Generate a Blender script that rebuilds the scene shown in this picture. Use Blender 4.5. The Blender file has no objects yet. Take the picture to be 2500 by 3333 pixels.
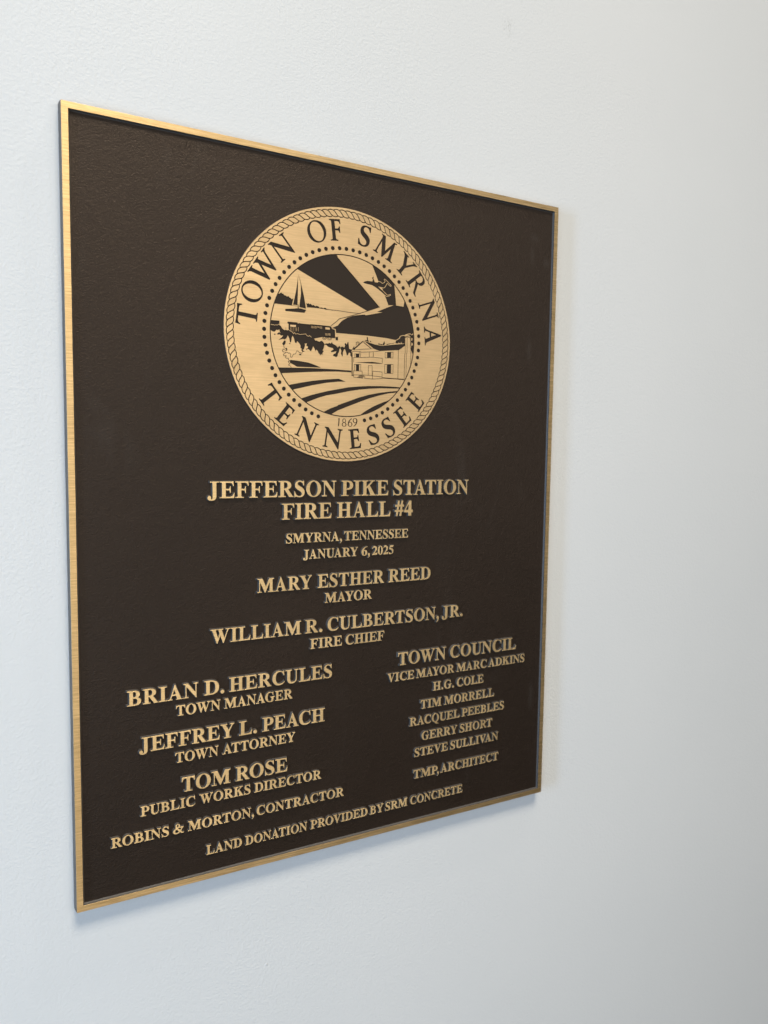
import bpy, math, mathutils, random
import numpy as np
from mathutils.geometry import delaunay_2d_cdt
random.seed(4)
sc = bpy.context.scene
COL = sc.collection
Z0 = 1.20            # height of the plaque's lower edge above the floor (m)
PW, PH = 0.4632, 0.60804   # plaque width and height
TH = 0.010           # how far the plaque stands off the wall

# ------------------------------------------------------------------ camera
cam_data = bpy.data.cameras.new('camera')
cam = bpy.data.objects.new('camera', cam_data)
COL.objects.link(cam)
sc.camera = cam
cam_data.sensor_fit = 'HORIZONTAL'
cam_data.sensor_width = 36.0
cam_data.lens = 36.0 * 2455.0 / 2500.0
cam_data.clip_start = 0.01
cam_data.clip_end = 50.0
X = mathutils.Vector((0.87789136, -0.47869092, 0.01271828))
Y = mathutils.Vector((0.02630708, 0.07473101, 0.99685667))
Zc = mathutils.Vector((-0.47813669, -0.87479728, 0.07819867))
m = mathutils.Matrix((X, Y, Zc)).transposed().to_4x4()
m.translation = (-0.06254111, -0.60332097, 0.35954166 + Z0)
cam.matrix_world = m
cam_data.dof.use_dof = True
cam_data.dof.focus_distance = 0.645
cam_data.dof.aperture_fstop = 9.5

# ------------------------------------------------------------------ light
world = bpy.data.worlds.new('World')
sc.world = world
world.use_nodes = True
bg = world.node_tree.nodes['Background']
bg.inputs[0].default_value = (0.85, 0.93, 1.0, 1.0)
bg.inputs[1].default_value = 0.004

def lamp(name, loc, target, sx, sy, power, col, spread=180):
    d = bpy.data.lights.new(name, 'AREA')
    d.shape = 'RECTANGLE'; d.size = sx; d.size_y = sy
    d.energy = power; d.color = col; d.spread = math.radians(spread)
    o = bpy.data.objects.new(name, d); COL.objects.link(o)
    o.location = loc
    o.rotation_euler = (mathutils.Vector(target) - mathutils.Vector(loc)).to_track_quat('-Z', 'Y').to_euler()
    return o
# warm ceiling spot panel high above the plaque (throws the soft shadow under it)
lamp('ceiling_lamp', (0.10, -2.2, Z0 + 4.30), (-0.05, 0.0, Z0 + 0.30), 1.7, 1.15, 26.8, (1.0, 0.90, 0.73), 62)
# ceiling panels further back in the room (sheen on the brushed metal)
lamp('ceiling_lamp', (0.3, -3.6, Z0 + 2.4), (0.3, -2.6, Z0), 1.4, 1.0, 5, (1.0, 0.91, 0.80))
lamp('ceiling_lamp', (2.6, -3.4, Z0 + 2.0), (2.4, -2.4, Z0), 1.8, 1.2, 6, (1.0, 0.91, 0.80))
# daylight: tall window far to the left (cool, grazing), then three added fill lamps with no window behind them
lamp('window_and_fill_light', (-3.0, -1.05, Z0 + 0.30), (0.2, -0.3, Z0 + 0.25), 0.4, 1.5, 74, (0.42, 0.64, 0.98))
lamp('window_and_fill_light', (-1.3, -1.5, Z0 - 0.20), (0.1, 0.0, Z0 - 0.10), 0.8, 1.2, 13, (0.58, 0.80, 1.0))  # added lamp, no real door: makes the wall fall off to the right
lamp('window_and_fill_light', (1.4, -3.4, Z0 + 0.9), (0.35, 0.0, Z0 + 0.55), 3.5, 1.0, 9.6, (0.97, 0.96, 0.94), 90)  # added fill, aimed so the seal's bronze mirrors it
lamp('low_fill_light', (0.1, -2.8, Z0 - 0.85), (0.1, 0.0, Z0 + 0.1), 1.8, 0.7, 2.6, (1.0, 0.93, 0.82), 90)  # added low lamp standing in for floor bounce, brightens the lower bronze
# small downlight close to the wall on the right: the faint second, longer shadow
lamp('downlight', (1.33, -0.47, Z0 + 3.2), (0.5, -0.1, Z0 + 0.2), 0.16, 0.16, 16, (1.0, 0.95, 0.86))

sc.view_settings.view_transform = 'Standard'
sc.view_settings.look = 'None'
sc.view_settings.exposure = 0.0
sc.view_settings.gamma = 1.0

# ------------------------------------------------------------------ materials
def mat(name):
    m = bpy.data.materials.new(name); m.use_nodes = True
    nt = m.node_tree
    return m, nt, nt.nodes['Principled BSDF']
def N(nt, t, **kw):
    n = nt.nodes.new(t)
    for k, v in kw.items(): setattr(n, k, v)
    return n
def pos_noise(nt, scale, vec=(1, 1, 1), detail=2.0, rough=0.5, dist=0.0):
    g = N(nt, 'ShaderNodeNewGeometry'); mp = N(nt, 'ShaderNodeMapping'); mp.inputs['Scale'].default_value = vec
    nz = N(nt, 'ShaderNodeTexNoise'); nz.inputs['Scale'].default_value = scale
    nz.inputs['Detail'].default_value = detail; nz.inputs['Roughness'].default_value = rough; nz.inputs['Distortion'].default_value = dist
    nt.links.new(g.outputs['Position'], mp.inputs['Vector']); nt.links.new(mp.outputs[0], nz.inputs['Vector'])
    return nz.outputs['Fac']
def ramp(nt, src, p0, c0, p1, c1):
    r = N(nt, 'ShaderNodeValToRGB'); e = r.color_ramp.elements
    e[0].position = p0; e[0].color = c0; e[1].position = p1; e[1].color = c1
    nt.links.new(src, r.inputs[0]); return r.outputs[0]
def math_(nt, op, a, b):
    n = N(nt, 'ShaderNodeMath', operation=op)
    for i, s in enumerate((a, b)):
        if isinstance(s, (int, float)): n.inputs[i].default_value = s
        else: nt.links.new(s, n.inputs[i])
    return n.outputs[0]
def bump(nt, bs, h, strength, dist, prev=None):
    b = N(nt, 'ShaderNodeBump'); b.inputs['Strength'].default_value = strength; b.inputs['Distance'].default_value = dist
    nt.links.new(h, b.inputs['Height'])
    if prev is not None: nt.links.new(prev, b.inputs['Normal'])
    nt.links.new(b.outputs[0], bs.inputs['Normal']); return b.outputs[0]

# brushed bronze: horizontal satin scratches
def bronze(name, c0, c1, lo, hi, r0, streak, seed):
    m, nt, bs = mat(name)
    a = pos_noise(nt, 1.0, (26 + seed, 26, 900), 4, 0.62)
    b_ = pos_noise(nt, 1.0, (90 + seed, 90, 3800), 3, 0.6)
    mixf = math_(nt, 'ADD', math_(nt, 'MULTIPLY', a, 0.65), math_(nt, 'MULTIPLY', b_, 0.35))
    tone = pos_noise(nt, 13.0, (1.0, 1.0, 2.5), 4, 0.65, 0.5)
    tm = N(nt, 'ShaderNodeMixRGB', blend_type='MULTIPLY'); tm.inputs[0].default_value = 1.0
    nt.links.new(ramp(nt, mixf, lo, c0, hi, c1), tm.inputs[1])
    nt.links.new(ramp(nt, tone, 0.32, (0.86, 0.845, 0.83, 1), 0.62, (1.0, 1.0, 1.0, 1)), tm.inputs[2])
    oi = N(nt, 'ShaderNodeObjectInfo')       # no two pieces are polished quite alike
    vr = N(nt, 'ShaderNodeMixRGB', blend_type='MULTIPLY'); vr.inputs[0].default_value = 1.0
    nt.links.new(ramp(nt, oi.outputs['Random'], 0.0, (0.88, 0.87, 0.85, 1), 1.0, (1.0, 1.0, 1.0, 1)), vr.inputs[2])
    nt.links.new(tm.outputs[0], vr.inputs[1]); nt.links.new(vr.outputs[0], bs.inputs['Base Color'])
    bs.inputs['Metallic'].default_value = 1.0
    nt.links.new(math_(nt, 'ADD', math_(nt, 'ADD', r0, math_(nt, 'MULTIPLY', tone, 0.10)), math_(nt, 'MULTIPLY', b_, 0.08)), bs.inputs['Roughness'])
    bump(nt, bs, b_, streak, 0.00006)
    tg = N(nt, 'ShaderNodeCombineXYZ'); tg.inputs[2].default_value = 1.0      # scratches run level, so highlights spread up and down
    nt.links.new(tg.outputs[0], bs.inputs['Tangent']); bs.inputs['Anisotropic'].default_value = 0.7
    return m
BRONZE = bronze('brushed_bronze_seal', (0.68, 0.48, 0.255, 1), (0.87, 0.628, 0.35, 1), 0.30, 0.70, 0.38, 0.30, 0)
BRONZE_RAIL = bronze('brushed_bronze_rail', (0.45, 0.31, 0.14, 1), (0.80, 0.58, 0.31, 1), 0.36, 0.62, 0.36, 0.5, 3)
BRONZE_TYPE = bronze('brushed_bronze_letters', (0.78, 0.57, 0.295, 1), (0.98, 0.755, 0.43, 1), 0.34, 0.66, 0.46, 0.35, 7)

# dark oxide leatherette ground of the casting (SMEARS: x, z from the lower left corner, half sizes, m)
SMEARS = [(0.4511, 0.5518, 0.006, 0.007), (0.4332, 0.5563, 0.0035, 0.014), (0.4352, 0.5746, 0.008, 0.006), (0.4321, 0.4642, 0.004, 0.016), (0.4468, 0.1068, 0.005, 0.02)]
OXIDE, nt, bs = mat('dark_oxide_leatherette')
big = pos_noise(nt, 9.0, (1, 1, 1), 3, 0.6)
sme = pos_noise(nt, 16.0, (1.0, 1.0, 0.35), 4, 0.62, 1.2); grit = pos_noise(nt, 140.0, (1, 1, 1), 3, 0.7)
dust = math_(nt, 'MULTIPLY', math_(nt, 'MULTIPLY', math_(nt, 'SUBTRACT', sme, 0.60), 6.0), grit); dust.node.use_clamp = True
dm = N(nt, 'ShaderNodeMixRGB'); dm.inputs[2].default_value = (0.045, 0.040, 0.036, 1)
def spot(px, pz, rx, rz):
    g = N(nt, 'ShaderNodeNewGeometry'); mp = N(nt, 'ShaderNodeMapping')
    mp.inputs['Scale'].default_value = (1 / rx, 0, 1 / rz); mp.inputs['Location'].default_value = (-px / rx, 0, -(Z0 + pz) / rz)
    nt.links.new(g.outputs['Position'], mp.inputs['Vector'])
    l = N(nt, 'ShaderNodeVectorMath', operation='LENGTH'); nt.links.new(mp.outputs[0], l.inputs[0])
    o = math_(nt, 'SUBTRACT', 1.0, l.outputs['Value']); o.node.use_clamp = True
    return o
smears = dust
for q_ in SMEARS: smears = math_(nt, 'ADD', smears, math_(nt, 'MULTIPLY', spot(*q_), math_(nt, 'ADD', 0.2, grit)))
nt.links.new(math_(nt, 'MULTIPLY', smears, 0.42), dm.inputs[0]); nt.links.new(dm.outputs[0], bs.inputs['Base Color'])
nt.links.new(ramp(nt, big, 0.3, (0.0062, 0.0030, 0.0015, 1), 0.75, (0.0098, 0.0052, 0.0030, 1)), dm.inputs[1])
sm = pos_noise(nt, 20.0, (1.0, 1.0, 0.55), 4, 0.65)
nt.links.new(math_(nt, 'ADD', 0.42, math_(nt, 'MULTIPLY', sm, 0.16)), bs.inputs['Roughness'])
bs.inputs['Specular IOR Level'].default_value = 0.58
bs.inputs['Specular Tint'].default_value = (1.0, 0.80, 0.66, 1)
g1 = pos_noise(nt, 760.0, (1, 1, 1), 3, 0.55, 0.9)
g2 = pos_noise(nt, 190.0, (1, 1, 1), 2, 0.5, 0.4)
bump(nt, bs, math_(nt, 'ADD', g1, math_(nt, 'MULTIPLY', g2, 0.5)), 0.7, 0.0007)

# smoother dark paint on the flanks of letters and rails
FLANK, nt, bs = mat('dark_flank_paint')
bs.inputs['Base Color'].default_value = (0.070, 0.062, 0.056, 1)
bs.inputs['Roughness'].default_value = 0.42
bs.inputs['Specular IOR Level'].default_value = 0.5
bump(nt, bs, pos_noise(nt, 700.0, (1, 1, 1), 3, 0.6, 0.5), 0.5, 0.0004)

INLAY, nt, bs = mat('dark_inlay_paint')
bs.inputs['Base Color'].default_value = (0.019, 0.0125, 0.0085, 1)
bs.inputs['Roughness'].default_value = 0.5
bs.inputs['Specular IOR Level'].default_value = 0.3
bs.inputs['Specular Tint'].default_value = (1.0, 0.86, 0.74, 1)
bump(nt, bs, pos_noise(nt, 1500.0, (1, 1, 1), 2, 0.6), 0.25, 0.0002)

# eggshell wall paint with roller stipple
WALL, nt, bs = mat('roller_painted_wall')
w0 = pos_noise(nt, 2.3, (1, 1, 1), 4, 0.6)
basec = ramp(nt, w0, 0.3, (0.670, 0.682, 0.688, 1), 0.7, (0.700, 0.708, 0.711, 1))
# grey rub mark above the plaque
g = N(nt, 'ShaderNodeNewGeometry'); mp = N(nt, 'ShaderNodeMapping')
MX, MZ = 0.402, Z0 + 0.7700
mp.inputs['Location'].default_value = (-MX / 0.010, 0, -MZ / 0.013); mp.inputs['Scale'].default_value = (1 / 0.010, 0, 1 / 0.013)
nt.links.new(g.outputs['Position'], mp.inputs['Vector'])
ln = N(nt, 'ShaderNodeVectorMath', operation='LENGTH'); nt.links.new(mp.outputs[0], ln.inputs[0])
near = math_(nt, 'SUBTRACT', 1.0, ln.outputs['Value']); near.node.use_clamp = True
nz = pos_noise(nt, 260.0, (1.6, 1, 0.7), 3, 0.6, 1.5)
msk = math_(nt, 'MULTIPLY', near, math_(nt, 'GREATER_THAN', nz, 0.56))
mx = N(nt, 'ShaderNodeMixRGB'); mx.inputs[2].default_value = (0.42, 0.43, 0.42, 1)
nt.links.new(math_(nt, 'MULTIPLY', msk, 0.55), mx.inputs[0]); nt.links.new(basec, mx.inputs[1]); nt.links.new(mx.outputs[0], bs.inputs['Base Color'])
bs.inputs['Roughness'].default_value = 0.5
bs.inputs['Specular IOR Level'].default_value = 0.35
p1 = pos_noise(nt, 640.0, (1, 1, 1), 2, 0.5, 0.5)
p2 = pos_noise(nt, 380.0, (1, 1, 1), 1, 0.5, 0.3)
# uneven roller laps, and the odd paint nib
lap = pos_noise(nt, 5.0, (1.0, 1.0, 0.45), 2, 0.5, 0.4)
g = N(nt, 'ShaderNodeNewGeometry'); vo = N(nt, 'ShaderNodeTexVoronoi'); vo.inputs['Scale'].default_value = 11.0
nt.links.new(g.outputs['Position'], vo.inputs['Vector'])
nib = math_(nt, 'SUBTRACT', 1.0, math_(nt, 'MULTIPLY', vo.outputs['Distance'], 62.0)); nib.node.use_clamp = True
tex = math_(nt, 'MULTIPLY', math_(nt, 'ADD', p1, math_(nt, 'MULTIPLY', p2, 0.9)), math_(nt, 'ADD', 0.35, math_(nt, 'MULTIPLY', lap, 1.3)))
bump(nt, bs, math_(nt, 'ADD', tex, math_(nt, 'MULTIPLY', nib, 2.2)), 0.36, 0.00055)

# ------------------------------------------------------------------ object helpers
def link(name, mesh, parent=None, loc=(0, 0, 0), label=None):
    o = bpy.data.objects.new(name, mesh); COL.objects.link(o)
    o.location = loc
    if parent is not None: o.parent = parent
    if label: o['label'] = label
    return o
def mesh_of(name, vs, fs, mats, fm=None, smooth=False):
    me = bpy.data.meshes.new(name); me.from_pydata(vs, [], fs)
    for mt in mats: me.materials.append(mt)
    if fm: me.polygons.foreach_set('material_index', fm)
    if smooth: me.polygons.foreach_set('use_smooth', [True] * len(fs))
    me.update(); return me

def inside(poly, C):
    """non-zero winding test of points C against a polygon"""
    p = np.asarray(poly); q = np.roll(p, -1, 0)
    lo, hi = p.min(0), p.max(0)
    res = np.zeros(len(C), bool)
    idx = np.where((C[:, 0] > lo[0]) & (C[:, 0] < hi[0]) & (C[:, 1] > lo[1]) & (C[:, 1] < hi[1]))[0]
    if len(idx) == 0: return res
    c = C[idx]; x, y = c[:, 0:1], c[:, 1:2]
    up = (p[:, 1] <= y) & (q[:, 1] > y); dn = (p[:, 1] > y) & (q[:, 1] <= y)
    s = (q[:, 0] - p[:, 0]) * (y - p[:, 1]) - (x - p[:, 0]) * (q[:, 1] - p[:, 1])
    w = (up & (s > 0)).sum(1) - (dn & (s < 0)).sum(1)
    res[idx] = w != 0
    return res

def cdt(polys, eps=1e-6):
    vs, es = [], []
    for p in polys:
        k = len(vs); n = len(p)
        vs += [mathutils.Vector((float(a), float(b))) for a, b in p]
        es += [(k + i, k + (i + 1) % n) for i in range(n)]
    r = delaunay_2d_cdt(vs, es, [], 0, eps, False)
    V = np.array([(v.x, v.y) for v in r[0]]); T = np.array(r[2], int)
    a, b, c = V[T[:, 0]], V[T[:, 1]], V[T[:, 2]]
    ar = (b[:, 0] - a[:, 0]) * (c[:, 1] - a[:, 1]) - (b[:, 1] - a[:, 1]) * (c[:, 0] - a[:, 0])
    T[ar < 0] = T[ar < 0][:, ::-1]
    T = T[np.abs(ar) > 1e-14]
    return V, T, V[T].mean(1)

def solid(V, T, levels, cap=True):
    """cap of triangles facing -y at levels[0], then flanks through (depth, outward offset) levels"""
    used = sorted(set(T.ravel().tolist())); mp_ = {k: i for i, k in enumerate(used)}
    T = [(mp_[a], mp_[b], mp_[c]) for a, b, c in T.tolist()]
    P = V[used]
    dirn = {}
    es = set()
    for t in T:
        for i in range(3): es.add((t[i], t[(i + 1) % 3]))
    bd = [(a, b) for a, b in es if (b, a) not in es]
    nrm = {}
    for a, b in bd:
        d = P[b] - P[a]; l = math.hypot(d[0], d[1]) or 1.0
        n = np.array((d[1] / l, -d[0] / l))
        nrm.setdefault(a, []).append(n); nrm.setdefault(b, []).append(n)
    off = {}
    for k, ns in nrm.items():
        s = sum(ns); l = math.hypot(s[0], s[1])
        if l < 1e-6: off[k] = ns[0]; continue
        u = s / l; c = max(0.5, float(u @ ns[0])); off[k] = u / c
    vs, fs = [], []
    if cap:
        y0, o0 = levels[0]
        vs += [(P[i][0] + (off[i][0] * o0 if i in off else 0), y0, P[i][1] + (off[i][1] * o0 if i in off else 0)) for i in range(len(P))]
        fs += T
    bk = list(off); start = []
    for li, (y, o) in enumerate(levels):
        if li == 0 and cap: start.append({i: i for i in bk}); continue
        s = {}
        for i in bk: s[i] = len(vs); vs.append((P[i][0] + off[i][0] * o, y, P[i][1] + off[i][1] * o))
        start.append(s)
    for li in range(len(levels) - 1):
        s, t = start[li], start[li + 1]
        for a, b in bd: fs.append((s[b], s[a], t[a], t[b]))
    return vs, fs

def bez(a, b, c, d, n=7):
    out = []
    for i in range(1, n + 1):
        t = i / n; u = 1 - t
        out.append(tuple(u ** 3 * a[k] + 3 * u * u * t * b[k] + 3 * u * t * t * c[k] + t ** 3 * d[k] for k in (0, 1)))
    return out
def path(s):
    """'x,y x,y C x,y x,y x,y ...' -> polygon points"""
    tk = s.split(); pts = []; i = 0
    P = lambda t: tuple(float(v) for v in t.split(','))
    while i < len(tk):
        if tk[i] == 'C':
            pts += bez(pts[-1], P(tk[i + 1]), P(tk[i + 2]), P(tk[i + 3])); i += 4
        else: pts.append(P(tk[i])); i += 1
    return pts
def ell(cx, cy, rx, ry, n=28, tilt=0.0):
    o = []
    for i in range(n):
        t = 2 * math.pi * i / n; x, y = rx * math.cos(t), ry * math.sin(t)
        o.append((cx + x * math.cos(tilt) - y * math.sin(tilt), cy + x * math.sin(tilt) + y * math.cos(tilt)))
    return o
def serif(xi, xo, y, dirn, th, br):
    """bracketed serif from stem edge xi out to xo, on line y growing in dirn (+1 up from the baseline, -1 down)"""
    s = 1 if xo > xi else -1; ins = -s * th * 0.8
    p = [(xi + ins, y), (xo, y), (xo, y + dirn * th)]
    p += bez(p[-1], (xi + s * br * 0.55, y + dirn * th * 1.15), (xi, y + dirn * (th + br * 0.35)), (xi, y + dirn * (th + br)), 5)
    p.append((xi + ins, y + dirn * (th + br)))
    return p
def stem(x0, x1, y0, y1, bl=None, br=None, tl=None, tr=None, th=27, bk=46):
    o = [('+', [(x0, y0), (x1, y0), (x1, y1), (x0, y1)])]
    if bl is not None: o.append(('+', serif(x0, bl, y0, 1, th, bk)))
    if br is not None: o.append(('+', serif(x1, br, y0, 1, th, bk)))
    if tl is not None: o.append(('+', serif(x0, tl, y1, -1, th, bk)))
    if tr is not None: o.append(('+', serif(x1, tr, y1, -1, th, bk)))
    return o
A_ = lambda s: ('+', path(s))
S_ = lambda s: ('-', path(s))

# ---- bold book-serif capitals (raised lettering), 1000 units to the em, cap height 676
BOLD = {}
BOLD['A'] = [A_('340,690 372,690 632,15 455,15 312,520'), A_('330,690 372,690 340,560 158,15 108,15'), A_('180,196 440,196 425,246 198,246'),
             A_('9,0 240,0 240,24 C 205,26 165,32 165,60 110,60 C 90,28 50,26 9,24'), A_('400,0 689,0 689,24 C 655,26 635,34 612,66 440,66 C 452,30 430,26 400,24')]
BOLD['B'] = stem(112, 266, 0, 676, 16, None, 16, None) + [A_('150,676 335,676 C 485,676 568,612 568,512 C 568,428 520,376 425,356 150,340'), A_('150,350 425,358 C 555,340 619,280 619,186 C 619,70 515,0 345,0 150,0'),
             S_('266,630 300,632 C 375,632 412,590 412,508 C 412,415 370,376 290,376 266,376'), S_('266,328 310,326 C 410,324 460,275 460,186 C 460,92 405,44 320,44 C 280,44 266,56 266,90')]
BOLD['C'] = [A_('632,691 655,691 668,454 642,454 C 606,590 535,655 430,655 C 290,655 221,545 221,345 C 221,140 300,44 450,44 C 545,44 610,80 670,150 687,130 C 620,30 520,-19 395,-19 C 190,-19 49,125 49,330 C 49,540 195,691 400,691 C 460,691 505,680 560,660 C 580,653 594,651 602,651 C 618,651 626,664 632,691')]
BOLD['D'] = stem(112, 266, 0, 676, 14, None, 14, None) + [A_('180,676 335,676 C 560,676 690,550 690,340 C 690,130 555,0 335,0 180,0'), S_('266,630 310,632 C 460,632 525,540 525,340 C 525,135 465,44 325,44 C 285,44 266,54 266,86')]
ARMT = '200,676 {0},676 {1},490 {2},490 C {3},590 {4},632 {5},632 200,632'
BOLD['E'] = stem(112, 266, 0, 676, 16, None, 16, None) + [A_('200,676 598,676 606,494 582,494 C 568,590 520,630 440,630 200,630'), A_('240,372 360,372 C 425,372 442,400 450,480 474,480 474,212 450,212 C 442,296 425,326 360,326 240,326'),
             A_('200,0 616,0 641,196 615,196 C 585,95 530,46 420,46 200,46')]
BOLD['F'] = stem(112, 266, 0, 676, 16, 372, 16, None) + [A_('200,676 575,676 583,494 559,494 C 545,590 500,630 425,630 200,630'), A_('240,362 350,362 C 415,362 432,390 440,470 464,470 464,202 440,202 C 432,286 415,316 350,316 240,316')]
BOLD['G'] = [A_('618,691 640,691 652,470 628,470 C 590,595 515,655 415,655 C 280,655 209,545 209,340 C 209,120 285,17 420,17 C 455,17 485,24 503,40 503,230 C 503,300 490,316 424,320 424,345 755,345 755,320 C 690,314 662,296 660,240 660,50 C 590,8 505,-19 415,-19 C 190,-19 37,125 37,330 C 37,540 185,691 395,691 C 450,691 500,680 550,662 C 570,655 580,652 590,652 C 605,652 614,664 618,691')]
BOLD['H'] = stem(118, 270, 0, 676, 21, 366, 21, 366) + stem(510, 662, 0, 676, 414, 759, 414, 759) + [A_('250,318 530,318 530,366 250,366')]
BOLD['I'] = stem(118, 272, 0, 676, 20, 370, 20, 370)
BOLD['J'] = stem(216, 370, 90, 676, None, None, 110, 479) + [A_('216,120 216,40 C 214,-10 208,-50 172,-50 C 150,-50 140,-35 150,-8 C 158,50 130,98 82,98 C 35,98 3,65 3,15 C 3,-50 60,-96 160,-96 C 290,-96 370,-40 370,80 370,130')]
BOLD['K'] = stem(122, 276, 0, 676, 30, 375, 30, 375) + [A_('260,300 260,375 560,655 640,655 400,410'), A_('335,400 440,468 715,24 500,24'), A_('430,676 710,676 710,652 C 660,648 620,640 585,620 520,620 C 560,640 500,650 430,652'),
             A_('420,0 769,0 769,24 C 735,26 715,34 690,64 470,64 C 505,34 470,26 420,24')]
BOLD['L'] = stem(112, 266, 0, 676, 19, None, 19, 372) + [A_('200,0 612,0 638,220 612,220 C 575,95 515,46 400,46 200,46')]
BOLD['M'] = stem(118, 158, 0, 676, 14, 250, 14, None) + stem(680, 834, 0, 676, 590, 921, None, 921) + [A_('110,676 292,676 492,232 450,-2 416,-2 118,610'), A_('416,-2 452,-2 710,560 690,676 655,676 455,220')]
BOLD['N'] = stem(110, 150, 0, 676, 16, 246, None, None) + stem(570, 610, 100, 676, None, None, 482, 701) + [A_('16,676 232,676 610,170 610,-18 588,-18 110,596 C 90,640 60,652 16,652')]
BOLD['O'] = [('+', ell(389, 336, 354, 355, 40)), ('-', ell(389, 336, 190, 322, 36))]
BOLD['P'] = stem(112, 266, 0, 676, 16, 372, 16, None) + [A_('180,676 335,676 C 505,676 600,600 600,478 C 600,348 500,280 335,280 180,280'), S_('266,630 300,632 C 395,632 442,580 442,478 C 442,368 390,322 290,322 266,322')]
BOLD['Q'] = BOLD['O'] + [A_('290,0 C 360,-120 490,-176 620,-176 C 655,-176 685,-172 703,-166 703,-146 C 620,-150 540,-110 500,0 400,40')]
BOLD['R'] = stem(118, 272, 0, 676, 26, 366, 26, None) + [A_('180,676 345,676 C 515,676 608,610 608,500 C 608,405 550,350 440,330 180,300'), A_('290,350 455,350 655,62 C 675,30 690,26 715,24 715,0 520,0'), S_('272,630 305,632 C 398,632 446,590 446,498 C 446,402 392,356 300,356 272,356')]
BOLD['S'] = [A_('462,692 480,692 486,484 460,484 C 432,592 368,652 286,652 C 224,652 184,618 184,568 C 184,518 222,486 300,446 C 450,370 513,296 513,190 C 513,68 420,-19 286,-19 C 240,-19 205,-12 160,3 C 135,12 118,15 106,15 C 88,15 76,4 70,-19 46,-19 35,226 59,226 C 92,98 166,22 262,22 C 335,22 384,62 384,124 C 384,180 345,222 262,266 C 122,340 68,400 68,500 C 68,612 160,692 284,692 C 325,692 362,684 396,672 C 414,666 424,664 432,664 C 444,664 455,672 462,692')]
BOLD['T'] = stem(257, 411, 0, 676, 150, 518, None, None) + [A_('36,676 631,676 638,480 612,480 C 590,590 540,630 455,630 212,630 C 126,630 76,590 56,480 30,480')]
BOLD['U'] = stem(112, 266, 180, 676, None, None, 16, 366) + stem(572, 612, 180, 676, None, None, 484, 701) + [A_('112,240 C 112,60 200,-19 360,-19 C 530,-19 612,70 612,240 572,240 C 572,110 510,48 415,48 C 312,48 266,100 266,225')]
BOLD['V'] = [A_('85,660 258,660 418,225 375,-18 345,-18'), A_('345,-18 375,-18 622,655 575,655 400,190'), A_('16,676 352,676 352,652 C 300,650 268,640 272,596 105,596 C 75,645 50,652 16,652'), A_('475,676 701,676 701,652 C 660,648 640,620 625,590 575,590 C 590,640 545,650 475,652')]
BOLD['W'] = [A_('92,660 255,660 390,240 358,-15 328,-15'), A_('328,-15 358,-15 520,440 480,520 375,190'), A_('400,660 565,660 705,240 668,-15 638,-15'), A_('638,-15 668,-15 905,655 862,655 690,190'),
             A_('19,676 338,676 338,652 C 290,650 262,640 264,596 112,596 C 85,645 55,652 19,652'), A_('360,676 650,676 650,652 C 600,650 572,640 574,596 420,596 C 400,645 385,652 360,652'), A_('760,676 981,676 981,652 C 940,648 920,620 906,590 860,590 C 872,640 830,650 760,652')]
BOLD['Y'] = stem(287, 441, 0, 340, 190, 540, None, None) + [A_('85,660 262,660 441,350 441,290 287,270'), A_('395,320 441,290 632,655 582,655'), A_('15,676 350,676 350,652 C 295,650 275,640 285,596 110,596 C 80,645 50,652 15,652'), A_('475,676 699,676 699,652 C 655,648 630,620 612,590 560,590 C 580,640 540,650 475,652')]
BOLD['&'] = [('+', ell(372, 540, 150, 151)), ('-', ell(374, 552, 62, 110)), ('+', ell(270, 165, 208, 181, 32)), ('-', ell(315, 172, 118, 128, 28, 0.2)), A_('232,500 330,430 700,60 C 730,30 755,26 787,60 775,20 C 740,-16 690,-22 640,-10 590,10 230,400'),
             A_('470,424 770,424 770,400 C 720,396 690,370 660,310 C 610,210 540,90 440,30 395,60 C 500,130 570,230 605,310 C 625,365 600,398 470,400'), A_('330,400 400,440 C 470,470 500,500 505,540 440,540 C 430,500 380,455 280,400')]
BOLD['#'] = [A_('70,0 160,0 262,700 172,700'), A_('258,0 348,0 450,700 360,700'), A_('4,190 470,190 470,270 4,270'), A_('30,430 496,430 496,510 30,510')]
BOLD['4'] = [A_('285,688 398,688 398,262 475,262 475,156 398,156 398,0 248,0 248,156 28,156 28,248'), S_('248,262 248,540 72,262')]
BOLD['2'] = [A_('478,178 440,0 17,0 17,24 C 190,200 290,330 290,450 C 290,540 250,585 185,585 C 130,585 85,560 52,488 27,498 C 60,620 130,688 240,688 C 360,688 440,610 440,500 C 440,390 350,270 180,128 350,128 C 410,128 430,138 455,178')]
BOLD['0'] = [('+', ell(250, 338, 226, 350, 36)), ('-', ell(250, 338, 84, 318, 30))]
BOLD['5'] = [A_('142,676 455,676 410,545 152,545 138,490 C 330,465 434,370 434,220 C 434,75 330,-8 160,-8 C 75,-8 22,20 22,70 C 22,105 50,130 88,130 C 120,130 145,115 180,80 C 205,55 225,45 248,45 C 305,45 345,95 345,175 C 345,285 240,365 62,378')]
BOLD['6'] = [A_('478,688 C 250,660 28,510 28,270 C 28,95 115,-13 252,-13 C 385,-13 475,85 475,225 C 475,345 405,425 300,425 C 265,425 240,418 205,400 C 240,540 330,640 480,668'), ('-', ell(258, 200, 70, 184))]
BOLD['.'] = [('+', ell(125, 71, 84, 84, 20))]
BOLD[','] = [('+', ell(115, 72, 80, 82, 20)), A_('195,80 C 195,-40 150,-130 50,-180 40,-160 C 100,-115 120,-60 100,0 150,60')]
ADV = dict(A=722, B=667, C=722, D=722, E=667, F=611, G=778, H=778, I=389, J=500, K=778, L=667, M=944, N=722, O=778, P=611, Q=778, R=722, S=556, T=667, U=722, V=722, W=1000, Y=722)
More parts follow.
